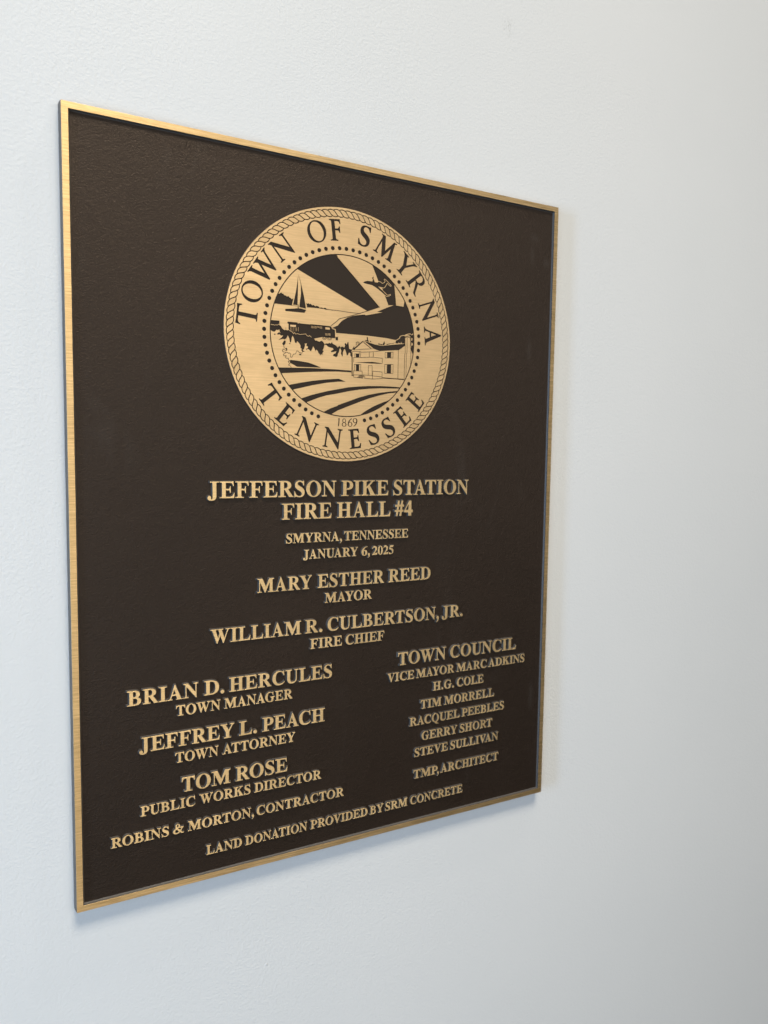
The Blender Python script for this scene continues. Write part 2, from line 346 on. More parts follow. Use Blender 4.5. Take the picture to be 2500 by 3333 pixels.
ADV.update({'&': 833, '#': 500, '4': 500, '2': 500, '0': 500, '5': 500, '6': 500, ',': 250, '.': 250})
KERN = dict(AC=-55, AG=-55, AO=-45, AT=-95, AU=-50, AV=-145, AW=-130, AY=-100, BA=-30, DA=-35, DY=-40, FA=-90, JA=-30, KO=-30, LT=-92, LV=-92, LY=-92, NA=-20, OA=-40, OT=-40, OV=-50, OW=-50, OY=-50,
            PA=-74, RO=-30, RT=-40, RU=-30, RV=-55, RY=-35, TA=-90, TO=-18, UA=-60, VA=-135, VI=-20, VO=-45, WA=-120, WO=-10, YA=-110, YO=-35)
KERN['P,'] = -92; KERN['A,'] = 0

# ---- light inscriptional capitals (engraved round the seal), cap height 700, drawn on x centre 0
TR = {}
def tst(x0, x1, y0, y1, bl=None, br=None, tl=None, tr=None): return stem(x0, x1, y0, y1, bl, br, tl, tr, 16, 62)
TR['T'] = tst(-48, 62, 0, 700, -130, 144) + [A_('-300,716 C -250,704 -200,700 -150,700 160,700 C 220,700 270,704 318,716 330,560 308,560 C 300,620 270,650 200,652 -180,652 C -250,650 -280,620 -300,560 -322,560')]
TR['O'] = [('+', ell(0, 350, 342, 362, 44)), ('-', ell(0, 350, 238, 328, 40, 0.13))]
TR['W'] = [A_('-430,690 -315,690 -165,170 -205,-14 -222,-14'), A_('-222,-14 -190,-14 20,560 -4,640 -180,160'), A_('-70,690 48,690 215,160 192,-14 172,-14'), A_('172,-14 198,-14 440,680 398,680 200,150'),
           A_('-500,704 -240,704 -240,688 C -290,682 -320,670 -318,630 -418,630 C -440,676 -465,684 -500,688'), A_('-150,704 125,704 125,688 C 80,682 48,670 60,630 -60,630 C -80,676 -110,684 -150,688'), A_('330,704 510,704 510,688 C 470,680 450,660 432,620 400,620 C 415,670 380,684 330,688')]
TR['N'] = [A_('-278,0 -238,0 -232,560 -270,640'), A_('-350,704 -215,704 278,150 278,-16 258,-16 -262,590 C -290,650 -320,680 -350,688'), A_('238,120 278,-10 278,700 240,700'), A_('-350,0 -168,0 -168,16 C -215,20 -236,40 -238,80 -276,80 C -278,40 -300,20 -350,16'), A_('168,704 350,704 350,688 C 300,684 280,660 278,620 240,620 C 238,660 215,684 168,688')]
TR['F'] = tst(-130, -22, 0, 700, -208, 62, -208, None) + [A_('-80,700 190,700 202,560 182,560 C 170,630 140,656 70,656 -80,656'), A_('-60,388 60,388 C 120,388 138,410 146,465 164,465 164,265 146,265 C 138,325 120,346 60,346 -60,346')]
TR['E'] = tst(-150, -40, 0, 700, -228, None, -228, None) + [A_('-100,700 180,700 190,560 170,560 C 158,630 130,656 60,656 -100,656'), A_('-80,388 50,388 C 110,388 128,410 136,465 154,465 154,265 136,265 C 128,325 110,346 50,346 -80,346'), A_('-100,0 210,0 240,160 218,160 C 195,75 160,44 80,44 -100,44')]
TR['S'] = [A_('150,705 170,705 180,540 160,540 C 130,630 80,676 10,676 C -60,676 -104,640 -104,580 C -104,520 -70,490 20,440 C 160,365 210,300 210,195 C 210,70 120,-14 -20,-14 C -80,-14 -130,0 -175,12 -200,12 -228,200 -206,200 C -170,80 -100,20 -15,20 C 60,20 104,66 104,134 C 104,200 70,240 -30,295 C -160,365 -208,430 -208,525 C -208,640 -120,714 5,714 C 60,714 110,696 150,705')]
TR['M'] = [A_('-330,0 -290,0 -222,690 -262,690'), A_('-290,704 -190,704 30,190 -10,-14 -30,-14 -262,560'), A_('-30,-14 -4,-14 235,560 255,704 215,704 0,170'), A_('215,704 255,704 262,640 345,0 235,0 178,600'),
           A_('-400,0 -215,0 -215,16 C -262,20 -286,40 -282,84 -322,84 C -328,40 -350,20 -400,16'), A_('150,0 425,0 425,16 C 378,20 345,40 336,84 226,84 C 222,40 200,20 150,16'), A_('-340,704 -200,704 -200,688 C -250,680 -262,684 -340,688'), A_('215,704 330,704 330,688 C 300,684 270,680 255,660')]
TR['Y'] = tst(-62, 48, 0, 340, -145, 130) + [A_('-290,690 -165,690 45,360 48,290 -62,300'), A_('10,350 48,300 290,690 238,690'), A_('-372,704 -100,704 -100,688 C -150,682 -165,670 -150,630 -262,630 C -300,676 -330,684 -372,688'), A_('150,704 365,704 365,688 C 320,680 290,660 262,620 212,620 C 240,670 200,684 150,688')]
TR['R'] = tst(-215, -105, 0, 700, -292, -22, -292, None) + [A_('-160,700 0,700 C 130,700 205,640 205,535 C 205,440 140,380 40,362 -160,340'), S_('-105,660 -40,662 C 50,662 96,610 96,530 C 96,430 40,380 -50,380 -105,380'), A_('-90,372 50,372 C 120,290 200,140 262,70 C 300,30 330,20 372,14 372,0 230,0 C 160,60 90,220 -90,372')]
TR['A'] = [A_('-20,714 14,714 250,20 128,20 -38,560'), A_('-20,714 14,714 -10,600 -206,20 -246,20'), A_('-170,235 130,235 118,280 -155,280'), A_('-325,0 -130,0 -130,16 C -180,20 -205,40 -200,84 -238,84 C -258,40 -280,20 -325,16'), A_('60,0 338,0 338,16 C 290,20 270,40 232,84 116,84 C 130,40 110,20 60,16')]
DG = {}
DG['1'] = [A_('-26,0 26,0 34,700 4,700 -66,640 -66,615 -20,630')]
DG['8'] = [('+', ell(0, 530, 128, 178)), ('-', ell(0, 532, 84, 146)), ('+', ell(0, 180, 165, 194)), ('-', ell(0, 178, 112, 158))]
DG['6'] = [('+', ell(0, 200, 165, 212)), ('-', ell(4, 198, 106, 176)), A_('-165,220 C -160,440 -20,640 140,715 158,690 C 30,610 -90,460 -108,240')]
DG['9'] = [('+', ell(0, 500, 165, 212)), ('-', ell(-4, 502, 106, 176)), A_('165,480 C 160,260 20,60 -140,-15 -158,10 C -30,90 90,240 108,460')]

LINES = [
    (320.94, 13.45, [('JEFFERSON', 104.3, 219.0), ('PIKE', 224.0, 271.5), ('STATION', 276.7, 360.4)]),
    (301.59, 13.50, [('FIRE', 168.2, 214.6), ('HALL', 220.1, 274.0), ('#4', 278.6, 297.7)]),
    (281.12, 8.00, [('SMYRNA,', 172.0, 224.9), ('TENNESSEE', 227.3, 293.2)]),
    (266.56, 7.90, [('JANUARY', 187.9, 241.1), ('6,', 244.7, 253.2), ('2025', 255.6, 277.8)]),
    (240.21, 11.65, [('MARY', 146.4, 196.1), ('ESTHER', 201.8, 268.2), ('REED', 273.0, 318.6)]),
    (226.28, 8.60, [('MAYOR', 208.8, 255.8)]),
    (200.74, 11.60, [('WILLIAM', 106.2, 186.2), ('R.', 190.1, 206.5), ('CULBERTSON,', 211.6, 329.0), ('JR.', 332.5, 356.8)]),
    (186.26, 8.80, [('FIRE', 194.9, 225.8), ('CHIEF', 229.6, 269.2)]),
    (158.16, 11.80, [('BRIAN', 39.6, 95.8), ('D.', 100.6, 117.5), ('HERCULES', 121.8, 216.2)]),
    (144.43, 8.35, [('TOWN', 77.6, 114.2), ('MANAGER', 117.5, 178.4)]),
    (119.00, 11.90, [('JEFFREY', 48.4, 126.0), ('L.', 130.2, 145.9), ('PEACH', 150.8, 209.3)]),
    (105.35, 8.25, [('TOWN', 76.6, 112.3), ('ATTORNEY', 115.9, 181.1)]),
    (79.78, 12.00, [('TOM', 81.7, 122.5), ('ROSE', 127.1, 173.8)]),
    (66.43, 8.00, [('PUBLIC', 48.7, 92.6), ('WORKS', 96.3, 140.1), ('DIRECTOR', 143.6, 206.2)]),
    (45.54, 7.95, [('ROBINS', 26.0, 70.9), ('&', 74.2, 83.2), ('MORTON,', 86.6, 143.2), ('CONTRACTOR', 145.7, 229.1)]),
    (21.25, 7.75, [('LAND', 101.7, 132.4), ('DONATION', 135.4, 192.8), ('PROVIDED', 196.2, 253.7), ('BY', 256.3, 270.6), ('SRM', 272.7, 296.9), ('CONCRETE', 300.2, 360.8)]),
    (160.19, 11.90, [('TOWN', 284.4, 338.0), ('COUNCIL', 343.1, 423.8)]),
    (145.44, 8.00, [('VICE', 273.2, 302.3), ('MAYOR', 304.8, 348.1), ('MARC', 351.1, 387.4), ('ADKINS', 389.5, 435.5)]),
    (130.38, 8.20, [('H.G.', 323.9, 348.2), ('COLE', 351.7, 383.7)]),
    (114.32, 8.25, [('TIM', 310.2, 333.8), ('MORRELL', 337.3, 397.6)]),
    (99.07, 8.05, [('RACQUEL', 298.2, 355.6), ('PEEBLES', 358.2, 410.3)]),
    (83.22, 8.10, [('GERRY', 311.9, 353.1), ('SHORT', 356.2, 396.0)]),
    (67.86, 8.00, [('STEVE', 304.0, 342.3), ('SULLIVAN', 345.3, 404.0)]),
    (46.33, 8.10, [('TMP,', 303.4, 332.4), ('ARCHITECT', 334.4, 404.8)]),
]

ART = [
('sun_ray',1,0,"-5330 5264 -4408 7182 -1304 7395 -759 6134 3054 2638 1892 2211"),
('sun_ray',1,0,"2228 6140 3296 6390 4699 5549 4421 4519 4628 2856 3929 2756 3669 3326 3330 4026 2894 4738 2327 5929"),
('mountain',1,0,"-1198 588 -984 690 -713 797 -541 1023 -282 1251 152 1514 622 1687 1160 1806 1721 1905 3087 2613 3940 2911 4627 2919 5316 2891 5396 3338 5815 3497 6800 2320 6960 1257 6834 542 5799 543 5122 284 4653 89 3782 173 2077 230 543 218 -708 211 -899 195 -938 457 -1197 522"),
('field',0,0,"3054 2638 3676 2838 4353 2913 3745 2651 2818 2229 3335 2235 1799 1848 1708 1906 1160 1814 528 1669 152 1531 -344 1234 -541 1000 -713 808 -1075 632 -1210 587 -1310 732 -716 1211 -470 1368 89 1549 1159 1914 1891 2194"),
('shore_line',1,0.0032,"3067 2639 2438 2395 1891 2183 1159 1914 89 1549 -408 1402 -594 1327 -765 1151 -1310 721"),
('shore_line',1,0.0028,"-1819 1967 -723 1978 274 1939 1286 1927"),
('distant_trees',1,0,"-5929 2514 -5731 2757 -5645 2756 -5560 2818 -5486 2879 -5417 2791 -5314 2792 -5256 2693 -5101 2667 -5015 2602 -4900 2668 -4813 2566 -4709 2529 -4621 2432 -4494 2552 -4482 2404 -4318 2208 -4142 1975 -4608 1964 -6013 1978 -6268 1952"),
('distant_trees',1,0,"-3466 1958 -3427 2312 -3332 2235 -3231 2294 -3130 2224 -3035 2277 -2915 2149 -2784 2206 -2664 2110 -2533 2167 -2376 2139 -2273 2030 -2123 2084 -1941 2020 -1820 2098 -1637 2007 -1332 1978 -1087 1975 -1148 1936 -1698 1963 -2303 1984"),
('field',0,0,"-4118 4496 -4323 3381 -4608 2007 -4154 1957 -3389 1799 -3366 2038 -3799 3761"),
('sail',1,0,"-4112 4417 -4162 3879 -4293 3064 -4527 2042 -4154 2048 -4130 3136"),
('sail',1,0,"-4082 4421 -4023 4162 -3886 3644 -3877 2950 -4013 1907 -3442 1852 -3618 2764 -3857 3701"),
('sail',1,0,"-4539 1998 -4172 1988 -4172 1956 -4539 1971"),
('boat_hull',1,0,"-5168 1663 -4375 1764 -4247 1803 -4142 1798 -4120 2122 -4073 2126 -4060 1817 -3878 1825 -3424 1747 -3570 1517 -5156 1499"),
('shed',1,0,"-6436 717 -5630 724 -5629 299 -6379 285"),
('field',0,0.0045,"-1285 734 -1180 601 -1179 535 -902 482 -875 197"),
('locomotive',1,0,"-4998 655 -4940 724 -4149 728 -4125 660 -4020 665 -3961 708 -3891 676 -3086 674 -3062 698 -2295 703 -1413 701 -1309 677 -1216 570 -1197 505 -951 444 -914 -215 -1864 -222 -1986 -194 -2888 -433 -4074 -422 -4891 -169 -4893 558 -4986 581"),
('locomotive',1,0,"-897 -103 -705 -109 -677 258 -672 -361 -703 -375 -882 -356"),
('field',0,0,"-4748 507 -4283 517 -4294 360 -4760 361"),
('field',0,0,"-1779 575 -1400 570 -1411 415 -1777 416"),
('field',0,0.0024,"-2990 558 -2798 554"),
('field',0,0.0024,"-2989 493 -2798 489"),
('field',0,0.0024,"-2989 428 -2798 424"),
('field',0,0.0024,"-2739 567 -2547 563"),
('field',0,0.0024,"-2738 502 -2546 498"),
('field',0,0.0024,"-2738 437 -2546 432"),
('field',0,0.0024,"-2264 584 -2070 580"),
('field',0,0.0024,"-2263 519 -2070 514"),
('field',0,0.0024,"-2263 453 -2069 449"),
('field',0,0.0024,"-2499 570 -2306 566"),
('field',0,0.0024,"-2498 505 -2305 500"),
('field',0,0.0024,"-1781 86 -1598 80"),
('field',0,0.0024,"-1781 26 -1598 20"),
('field',0,0.0024,"-1780 -34 -1597 -41"),
('field',0,0.0024,"-1525 108 -1341 102"),
('field',0,0.0024,"-1525 48 -1341 41"),
('field',0,0.0024,"-1524 -13 -1340 -19"),
('field',0,0.0022,"-4730 305 -4724 6"),
('field',0,0.0022,"-4614 316 -4607 16"),
('field',0,0.0022,"-4486 327 -4479 27"),
('field',0,0.0022,"-4352 339 -4345 39"),
('field',0,0.0022,"-4218 351 -4211 51"),
('field',0,0.0022,"-4077 364 -4070 63"),
('flagpole',1,0.002,"-5106 272 -5100 27"),
('locomotive',1,0,"-1639 -220 -1659 -296 -1718 -360 -1803 -400 -1898 -407 -1983 -382 -2043 -327 -2064 -255 -2044 -180 -1985 -116 -1900 -76 -1806 -68 -1720 -94 -1660 -148"),
('field',0,0,"-1687 -224 -1703 -283 -1749 -332 -1814 -363 -1887 -369 -1953 -349 -1999 -307 -2016 -251 -2000 -193 -1955 -143 -1889 -113 -1816 -106 -1750 -126 -1704 -168"),
('locomotive',1,0,"-1730 -228 -1742 -272 -1775 -309 -1824 -332 -1878 -336 -1927 -321 -1961 -290 -1973 -248 -1962 -204 -1928 -167 -1880 -144 -1825 -139 -1777 -154 -1743 -186"),
('field',0,0,"-1779 -232 -1786 -259 -1806 -281 -1835 -295 -1868 -298 -1897 -289 -1917 -269 -1925 -244 -1918 -217 -1898 -194 -1869 -180 -1836 -178 -1807 -187 -1786 -206"),
('locomotive',1,0,"-1204 -228 -1224 -304 -1284 -368 -1369 -408 -1465 -416 -1551 -390 -1611 -336 -1632 -264 -1612 -188 -1553 -124 -1467 -84 -1372 -76 -1286 -101 -1226 -156"),
('field',0,0,"-1253 -232 -1269 -291 -1314 -341 -1381 -372 -1454 -378 -1521 -358 -1567 -315 -1583 -260 -1568 -201 -1522 -151 -1456 -120 -1383 -114 -1316 -134 -1270 -176"),
('locomotive',1,0,"-1296 -236 -1308 -280 -1341 -317 -1390 -340 -1445 -345 -1494 -330 -1528 -298 -1541 -256 -1529 -212 -1495 -175 -1446 -152 -1392 -147 -1343 -162 -1308 -194"),
('field',0,0,"-1345 -240 -1352 -267 -1372 -289 -1402 -304 -1434 -306 -1464 -297 -1484 -278 -1492 -252 -1485 -225 -1465 -202 -1435 -188 -1402 -185 -1373 -195 -1352 -214"),
('locomotive',1,0,"-2047 -62 -947 -41 -933 -217 -2046 -221"),
('field',0,0,"-899 195 -708 200 -705 -43 -897 -76"),
('field',0,0.0068,"-6379 337 -6277 383 -6221 320 -6153 379 -6039 331 -5897 381 -5812 336 -5726 439 -5640 404 -5526 351 -5399 160 -5209 44 -5094 91 -4979 48 -4892 98 -4747 15 -4601 -48 -4455 -196 -4397 -84 -4298 -194 -4163 -150 -4075 -153 -3928 -194 -3663 -145 -3456 -111 -3355 -227 -3218 -275 -3146 -210 -2997 -306"),
('tree_row',1,0,"-6379 337 -6277 383 -6221 320 -6153 379 -6039 331 -5897 381 -5812 336 -5726 439 -5640 404 -5526 351 -5399 160 -5209 44 -5094 91 -4979 48 -4892 98 -4747 15 -4601 -48 -4455 -196 -4397 -84 -4298 -194 -4163 -150 -4075 -153 -3928 -194 -3663 -145 -3456 -111 -3355 -227 -3218 -275 -3146 -210 -2997 -306 -2769 -368 -2618 -547 -2516 -511 -2437 -560 -2286 -602 -2178 -528 -2075 -503 -1953 -575 -1860 -744 -1678 -674 -1525 -679 -1434 -605 -1311 -662 -1201 -526 -1126 -663 -910 -740 -817 -789 -698 -929 -624 -857 -544 -767 -449 -899 -313 -822 -232 -826 -106 -884 -45 -728 -90 -593 -3 -491 111 -632 172 -432 247 -409 301 -785 334 -950 556 -1001 693 -811 780 -664 809 -970 557 -1130 549 -1579 435 -1503 432 -1279 318 -1259 213 -1463 120 -1514 54 -1251 -61 -992 -123 -1041 -228 -1272 -243 -1619 -319 -1557 -414 -1369 -372 -1171 -461 -966 -541 -1061 -583 -1298 -663 -1387 -692 -1584 -809 -1715 -945 -1658 -1106 -1614 -1082 -1501 -904 -1405 -800 -1231 -1244 -1347 -1306 -1252 -1061 -1112 -1124 -1006 -1339 -978 -1554 -929 -1689 -802 -1860 -788 -1907 -1066 -2009 -1239 -1905 -1297 -2008 -1431 -2036 -1653 -2128 -1522 -2188 -1680 -2268 -1560 -2371 -1485 -2432 -1325 -2571 -1237 -2631 -1422 -2692 -1192 -2825 -1000 -2896 -1196 -3015 -1407 -3242 -1234 -3391 -1315 -3444 -1238 -3290 -1172 -3255 -1060 -3410 -991 -3351 -824 -3482 -888 -3540 -1083 -3610 -1305 -3728 -1325 -3568 -1475 -3716 -1448 -3834 -1376 -3776 -1263 -3894 -1218 -3895 -1002 -4013 -849 -4161 -710 -4236 -867 -4365 -823 -4425 -559 -4542 -327 -4623 -468 -4657 -739 -4703 -877 -4773 -802 -4832 -539 -4949 -335 -5052 -557 -5208 -666 -5352 -625 -5724 -746 -5467 -538 -5323 -366 -5513 -393 -5651 -287 -5553 -173 -5611 -98 -5651 74 -5742 -3 -5868 23 -6027 -145 -6180 -131 -6378 -43"),
('field',0,0,"-3541 -822 -3452 -837 -3352 -796 -3422 -965 -3511 -999"),
('tree_row',1,0,"-6106 -316 -5936 -269 -5981 -411"),
('tree_row',1,0,"-5811 -248 -5628 -126 -5582 -186 -5610 -311 -5810 -343"),
('tree_row',1,0,"-5248 -734 -5109 -765 -5143 -993 -5281 -1137 -5420 -1014"),
('tree_row',1,0,"-4877 -929 -4773 -883 -4703 -968 -4802 -976"),
('tree_row',1,0,"-5131 -1286 -5004 -1292 -4986 -1452 -5061 -1479"),
('tree_row',1,0,"-4010 -1671 -3804 -1655 -3833 -1766 -3998 -1767"),
('bush_outline',1,0.0026,"-5293 -1111 -5246 -1295 -5090 -1363 -5032 -1493 -5205 -1452 -5321 -1392 -5395 -1520 -5349 -1608 -5147 -1609 -5164 -1717 -5320 -1798 -5291 -1903 -5060 -1887 -5158 -2001 -5088 -2071 -4885 -2073 -4897 -2182 -4757 -2263 -4914 -2317 -4884 -2396 -4756 -2468 -4895 -2585 -4738 -2639 -4650 -2742"),
('bush_outline',1,0.0026,"-5147 -1636 -4974 -1623 -4887 -1681 -4770 -1662 -4700 -1791 -4723 -1954 -4606 -1973 -4467 -1720 -4303 -1692 -4199 -1447 -4099 -1461 -3981 -1576 -3774 -1599 -3728 -1466 -3568 -1454"),
('furrow',1,0,"-4740 -2176 -4184 -2197 -3772 -2228 -3237 -2284 -2877 -2370 -2455 -2490 -2127 -2611 -4182 -2673 -4476 -2530 -4780 -2405"),
('furrow',1,0,"-5806 -2822 -5588 -2818 -4650 -2769 -2875 -2692 -682 -2663 -682 -2663 542 -2676 638 -2811 -681 -2830 -1662 -2891 -2874 -2988 -5374 -3240 -5518 -3297"),
('furrow',1,0,"-4937 -4152 -4763 -4089 -3823 -3875 -2870 -3685 -1779 -3524 -676 -3399 -552 -3392 46 -3588 -674 -3634 -1655 -3772 -2868 -4031 -4411 -4428 -4644 -4571"),
('furrow',1,0,"-3936 -5136 -3729 -5072 -2984 -4807 -2260 -4606 -1527 -4415 -669 -4232 271 -4032 1225 -3908 2193 -3823 3177 -3776 4175 -3758 5191 -3787 5601 -3824 5056 -3887 3179 -3961 2196 -4046 1228 -4175 274 -4348 -666 -4574 -1648 -4766 -2378 -4999 -3292 -5360 -3459 -5499"),
('furrow',1,0,"-2066 -6190 -1853 -6060 -1270 -5770 -657 -5549 -658 -5504 282 -5160 1235 -4806 2202 -4532 3184 -4324 4182 -4176 4937 -4092 5196 -4108 4824 -4220 3983 -4343 3187 -4537 2206 -4830 1239 -5187 286 -5556 -654 -5931 -1235 -6267 -1388 -6474"),
('furrow',1,0,"1252 -6305 1764 -5937 2411 -5568 2934 -5316 3461 -5109 3992 -4924 4528 -4754 4869 -4914 3211 -6203 1384 -6609"),
('field',0,0.0075,"4640 71 4787 129 4987 273 5052 423 5254 515 5458 532 5797 677 6002 718 6175 633 6290 742"),
('wood',1,0,"4589 -135 4640 59 4787 117 5001 262 5066 412 5255 497 5458 503 5797 654 6071 689 6175 616 6277 694 6621 817 6843 74 6656 -1056 6293 -918 6058 -515 6124 -334 6058 -106 5504 -179 5232 -171 5141 -4 5096 -170 4912 -81 4846 -173 4724 -182 4454 -117 4422 -224 4255 -220 3923 -321 3791 -400 3736 -318 4055 -236"),
('field',0,0,"6131 414 6228 375 6218 170 6121 191"),
('field',0,0,"6152 19 6291 -58 6266 -206 6122 -247"),
('wood',1,0,"1726 -82 1824 -158 1926 -122 1904 102 2001 139 2043 -141 2128 -219 1986 -270 1746 -176"),
('wood',1,0,"2180 -254 2276 -139 2330 -253"),
('wood',1,0,"2945 -352 3062 -286 3162 -375 3044 -441"),
('wood',1,0,"3128 -326 3393 -363 3534 -65 3603 -300 3493 -452 3209 -446"),
('field',0,0,"538 -1131 631 -961 1598 -165 2083 -251 3262 -441 5503 -103 5479 516 5729 625 6060 524 6079 -513 6321 -952 7217 -1193 6551 -2889 5591 -3209 5487 -3162 4874 -3115 3366 -3132 2479 -3252 1764 -3225 769 -3198 692 -3050 559 -3080"),
('roof',1,0,"606 -986 1579 -195 1657 -228 784 -995"),
('roof',1,0,"1644 -207 2084 -301 2671 -419 3262 -481 4390 -313 5517 -131 5520 -305 4902 -707 3169 -918 2807 -842 2460 -749"),
('roof',1,0.0045,"1645 -342 2284 -745"),
('field',0,0.003,"1605 -199 2459 -720"),
('house_line',1,0.0024,"578 -3079 564 -1224 633 -1141 1385 -1085"),
('house_line',1,0.0024,"609 -1255 641 -3053"),
('house_line',1,0.0024,"746 -1009 1575 -895 2415 -786"),
('house_line',1,0.0024,"1194 -1167 2483 -1026 3150 -919"),
('house_line',1,0.0024,"4882 -720 4873 -3092"),
('house_line',1,0.0024,"5506 519 5550 -844 5486 -1082 5480 -3139"),
('house_line',1,0.0024,"5719 420 5721 -832 5649 -1012 5656 -3000"),
('house_line',1,0.0024,"6033 522 6035 -341 6094 -570 6090 -1917"),
('house_line',1,0.0024,"5494 402 5717 536 6041 447"),
('house_line',1,0.0024,"5495 332 5719 461 6043 360"),
('house_line',1,0.0024,"4902 -707 5506 -295"),
('house_line',1,0.0024,"945 -623 943 -398 1088 -331 1236 -375 1213 -602"),
('house_line',1,0.0024,"1008 -562 1026 -420 1172 -425 1161 -550"),
('house_line',1,0.0024,"829 -1599 826 -1318 1361 -1267 1364 -1549"),
('house_line',1,0.0024,"3633 -986 4386 -919 4380 -1393 3640 -1445 3633 -986"),
('house_line',1,0.0024,"796 -2688 797 -2164 1384 -2113 1390 -2668"),
('house_line',1,0.0024,"3601 -1977 4402 -1924 4401 -2678 3599 -2703 3601 -1977"),
('house_window',1,0,"927 -1310 1246 -1281 1249 -1574 930 -1591"),
('house_window',1,0,"3812 -961 4199 -933 4193 -1412 3819 -1433"),
('house_window',1,0,"936 -2143 1236 -2123 1242 -2643 955 -2650"),
('house_window',1,0,"3814 -1963 4214 -1937 4212 -2666 3811 -2679"),
('house_line',1,0.0024,"744 -1987 733 -1617 2521 -1456 3376 -1493 3369 -1924"),
('balcony',1,0,"744 -1993 2494 -1846 3368 -1901 3369 -1941 2300 -1990"),
('house_line',1,0.0024,"2146 -1096 2150 -1482"),
('house_line',1,0.0024,"2522 -1034 2521 -1456"),
('house_line',1,0.0024,"2072 -2956 2075 -2181 2432 -2163 2430 -2969"),
('house_line',1,0.0024,"735 -2991 738 -2675 1519 -2660 1515 -2944"),
('house_line',1,0.0024,"2489 -2983 2490 -2599 3372 -2614 3366 -3132"),
('house_line',1,0.0024,"736 -3002 1761 -2952 2476 -2983 3378 -3016"),
('house_line',1,0.0024,"736 -3002 744 -3182 1057 -3198"),
('house_line',1,0.0024,"1732 -3215 2479 -3241 3366 -3144"),
('house_line',1,0.0024,"2476 -2983 2473 -3241"),
('house_line',1,0.0024,"1762 -3026 1757 -3214"),
('house_step',1,0,"1057 -3220 1107 -3149 1653 -3157 1590 -3246"),
('house_step',1,0,"1139 -3114 1177 -3060 1704 -3069 1666 -3128"),
('house_step',1,0,"1215 -3030 1253 -2982 1729 -2999 1717 -3045"),
('house_line',1,0,"3378 -3051 4873 -3068 5486 -3062 5494 -3144 4874 -3138 3379 -3131"),
('house_line',1,0,"564 -3012 742 -3013 743 -3092 565 -3080"),
('house_line',1,0.005,"6093 -524 6307 -917"),
('bird',1,0,"1521 4433 1704 4544 1950 4612 2364 4614 2412 4789 2319 4886 2450 5013 2496 4979 2444 4890 2529 4731 2593 4584 2873 4573 2913 4686 3073 4676 3335 4562 3556 4762 3457 4895 3532 4933 4112 4462 4041 4417 3749 4621 3645 4445 3542 4288 3416 4208 2961 4250 3335 3992 3763 3657 4038 3753 4069 3708 3722 3561 3551 3641 3210 3869 2956 4022 2619 4201 2327 4311 1706 4376"),
('field',0,0,"2961 4258 3268 4220 3369 3970 3080 4134"),
('field',0,0.004,"2897 4684 3073 4676 3242 4598 3335 4562 3473 4661 3556 4762 3457 4877 3511 4938 3618 4878 3789 4753 4112 4499 4113 4433 4041 4417 3749 4621 3707 4579 3645 4445 3542 4288 3416 4208 3205 4220 2961 4250"),
('field',0,0.004,"3335 3992 3763 3675 3869 3687 4038 3760 4081 3710 3891 3598 3722 3554 3551 3634"),
]

# ------------------------------------------------------------------ setting: the wall
def box(x0, x1, y0, y1, z0, z1):
    v = [(x, y, z) for x in (x0, x1) for y in (y0, y1) for z in (z0, z1)]
    f = [(0, 1, 3, 2), (4, 6, 7, 5), (0, 4, 5, 1), (2, 3, 7, 6), (0, 2, 6, 4), (1, 5, 7, 3)]
    return v, f
v, f = box(-3.2, 4.2, TH, TH + 0.12, 0.0, Z0 + 1.9)
wall = link('wall', mesh_of('wall', v, f, [WALL]))
wall['kind'] = 'structure'; wall['label'] = 'off-white roller-stippled painted wall behind the plaque'

# ------------------------------------------------------------------ the plaque
plaque = bpy.data.objects.new('dedication_plaque', None); COL.objects.link(plaque)
plaque.empty_display_size = 0.05
plaque.location = (PW / 2, TH, Z0)
plaque['label'] = 'dark bronze dedication plaque with raised gold lettering and a round seal on a white wall'
plaque['category'] = 'plaque'
# plaque space: x from the left edge, y 0 at the polished face and + towards the wall, z from the bottom edge
OX, OY = -PW / 2, -TH
REC = 0.0022          # polished face down to the leatherette ground
RW = 0.0047           # rail width

NSEG = 56
JIT = [random.uniform(-1, 1) for _ in range(4 * (NSEG + 1))]
JIT = [(JIT[i - 1] + 2 * JIT[i] + JIT[(i + 1) % len(JIT)]) / 4 for i in range(len(JIT))]
def rect(a, y, j=0.00006):  # rectangle inset by a at depth y: hand-filed, so never quite straight, corners just eased
    o = []; e = 0.00035
    x0, x1, z0, z1 = a, PW - a, a, PH - a
    for side in range(4):
        for i in range(NSEG + 1):
            t = i / NSEG; d = JIT[side * (NSEG + 1) + i] * j
            if side == 0: p = (x0 + e + (x1 - x0 - 2 * e) * t, z0 + d)
            elif side == 1: p = (x1 - d, z0 + e + (z1 - z0 - 2 * e) * t)
            elif side == 2: p = (x1 - e - (x1 - x0 - 2 * e) * t, z1 - d)
            else: p = (x0 + d, z1 - e - (z1 - z0 - 2 * e) * t)
            o.append((p[0], y, p[1]))
    return o
def loops(rs, close_last=False):
    vs, fs = [], []; n = len(rs[0])
    for r in rs: vs += r
    for k in range(len(rs) - 1):
        for i in range(n):
            j = (i + 1) % n
            fs.append((k * n + i, k * n + j, (k + 1) * n + j, (k + 1) * n + i))
    if close_last: fs.append(tuple((len(rs) - 1) * n + i for i in range(n)))
    return vs, fs
off = lambda vs: [(x + OX, y + OY, z) for x, y, z in vs]
# border: polished face with a worn edge each side
v, f = loops([rect(-0.00004, 0.00035), rect(0.0, 0.00004), rect(0.00005, 0.0), rect(RW - 0.00004, 0.0), rect(RW, 0.00003), rect(RW + 0.00002, 0.00020)])
border = link('border', mesh_of('border', off(v), f, [BRONZE_RAIL]), plaque, label='polished gold rectangular rim')
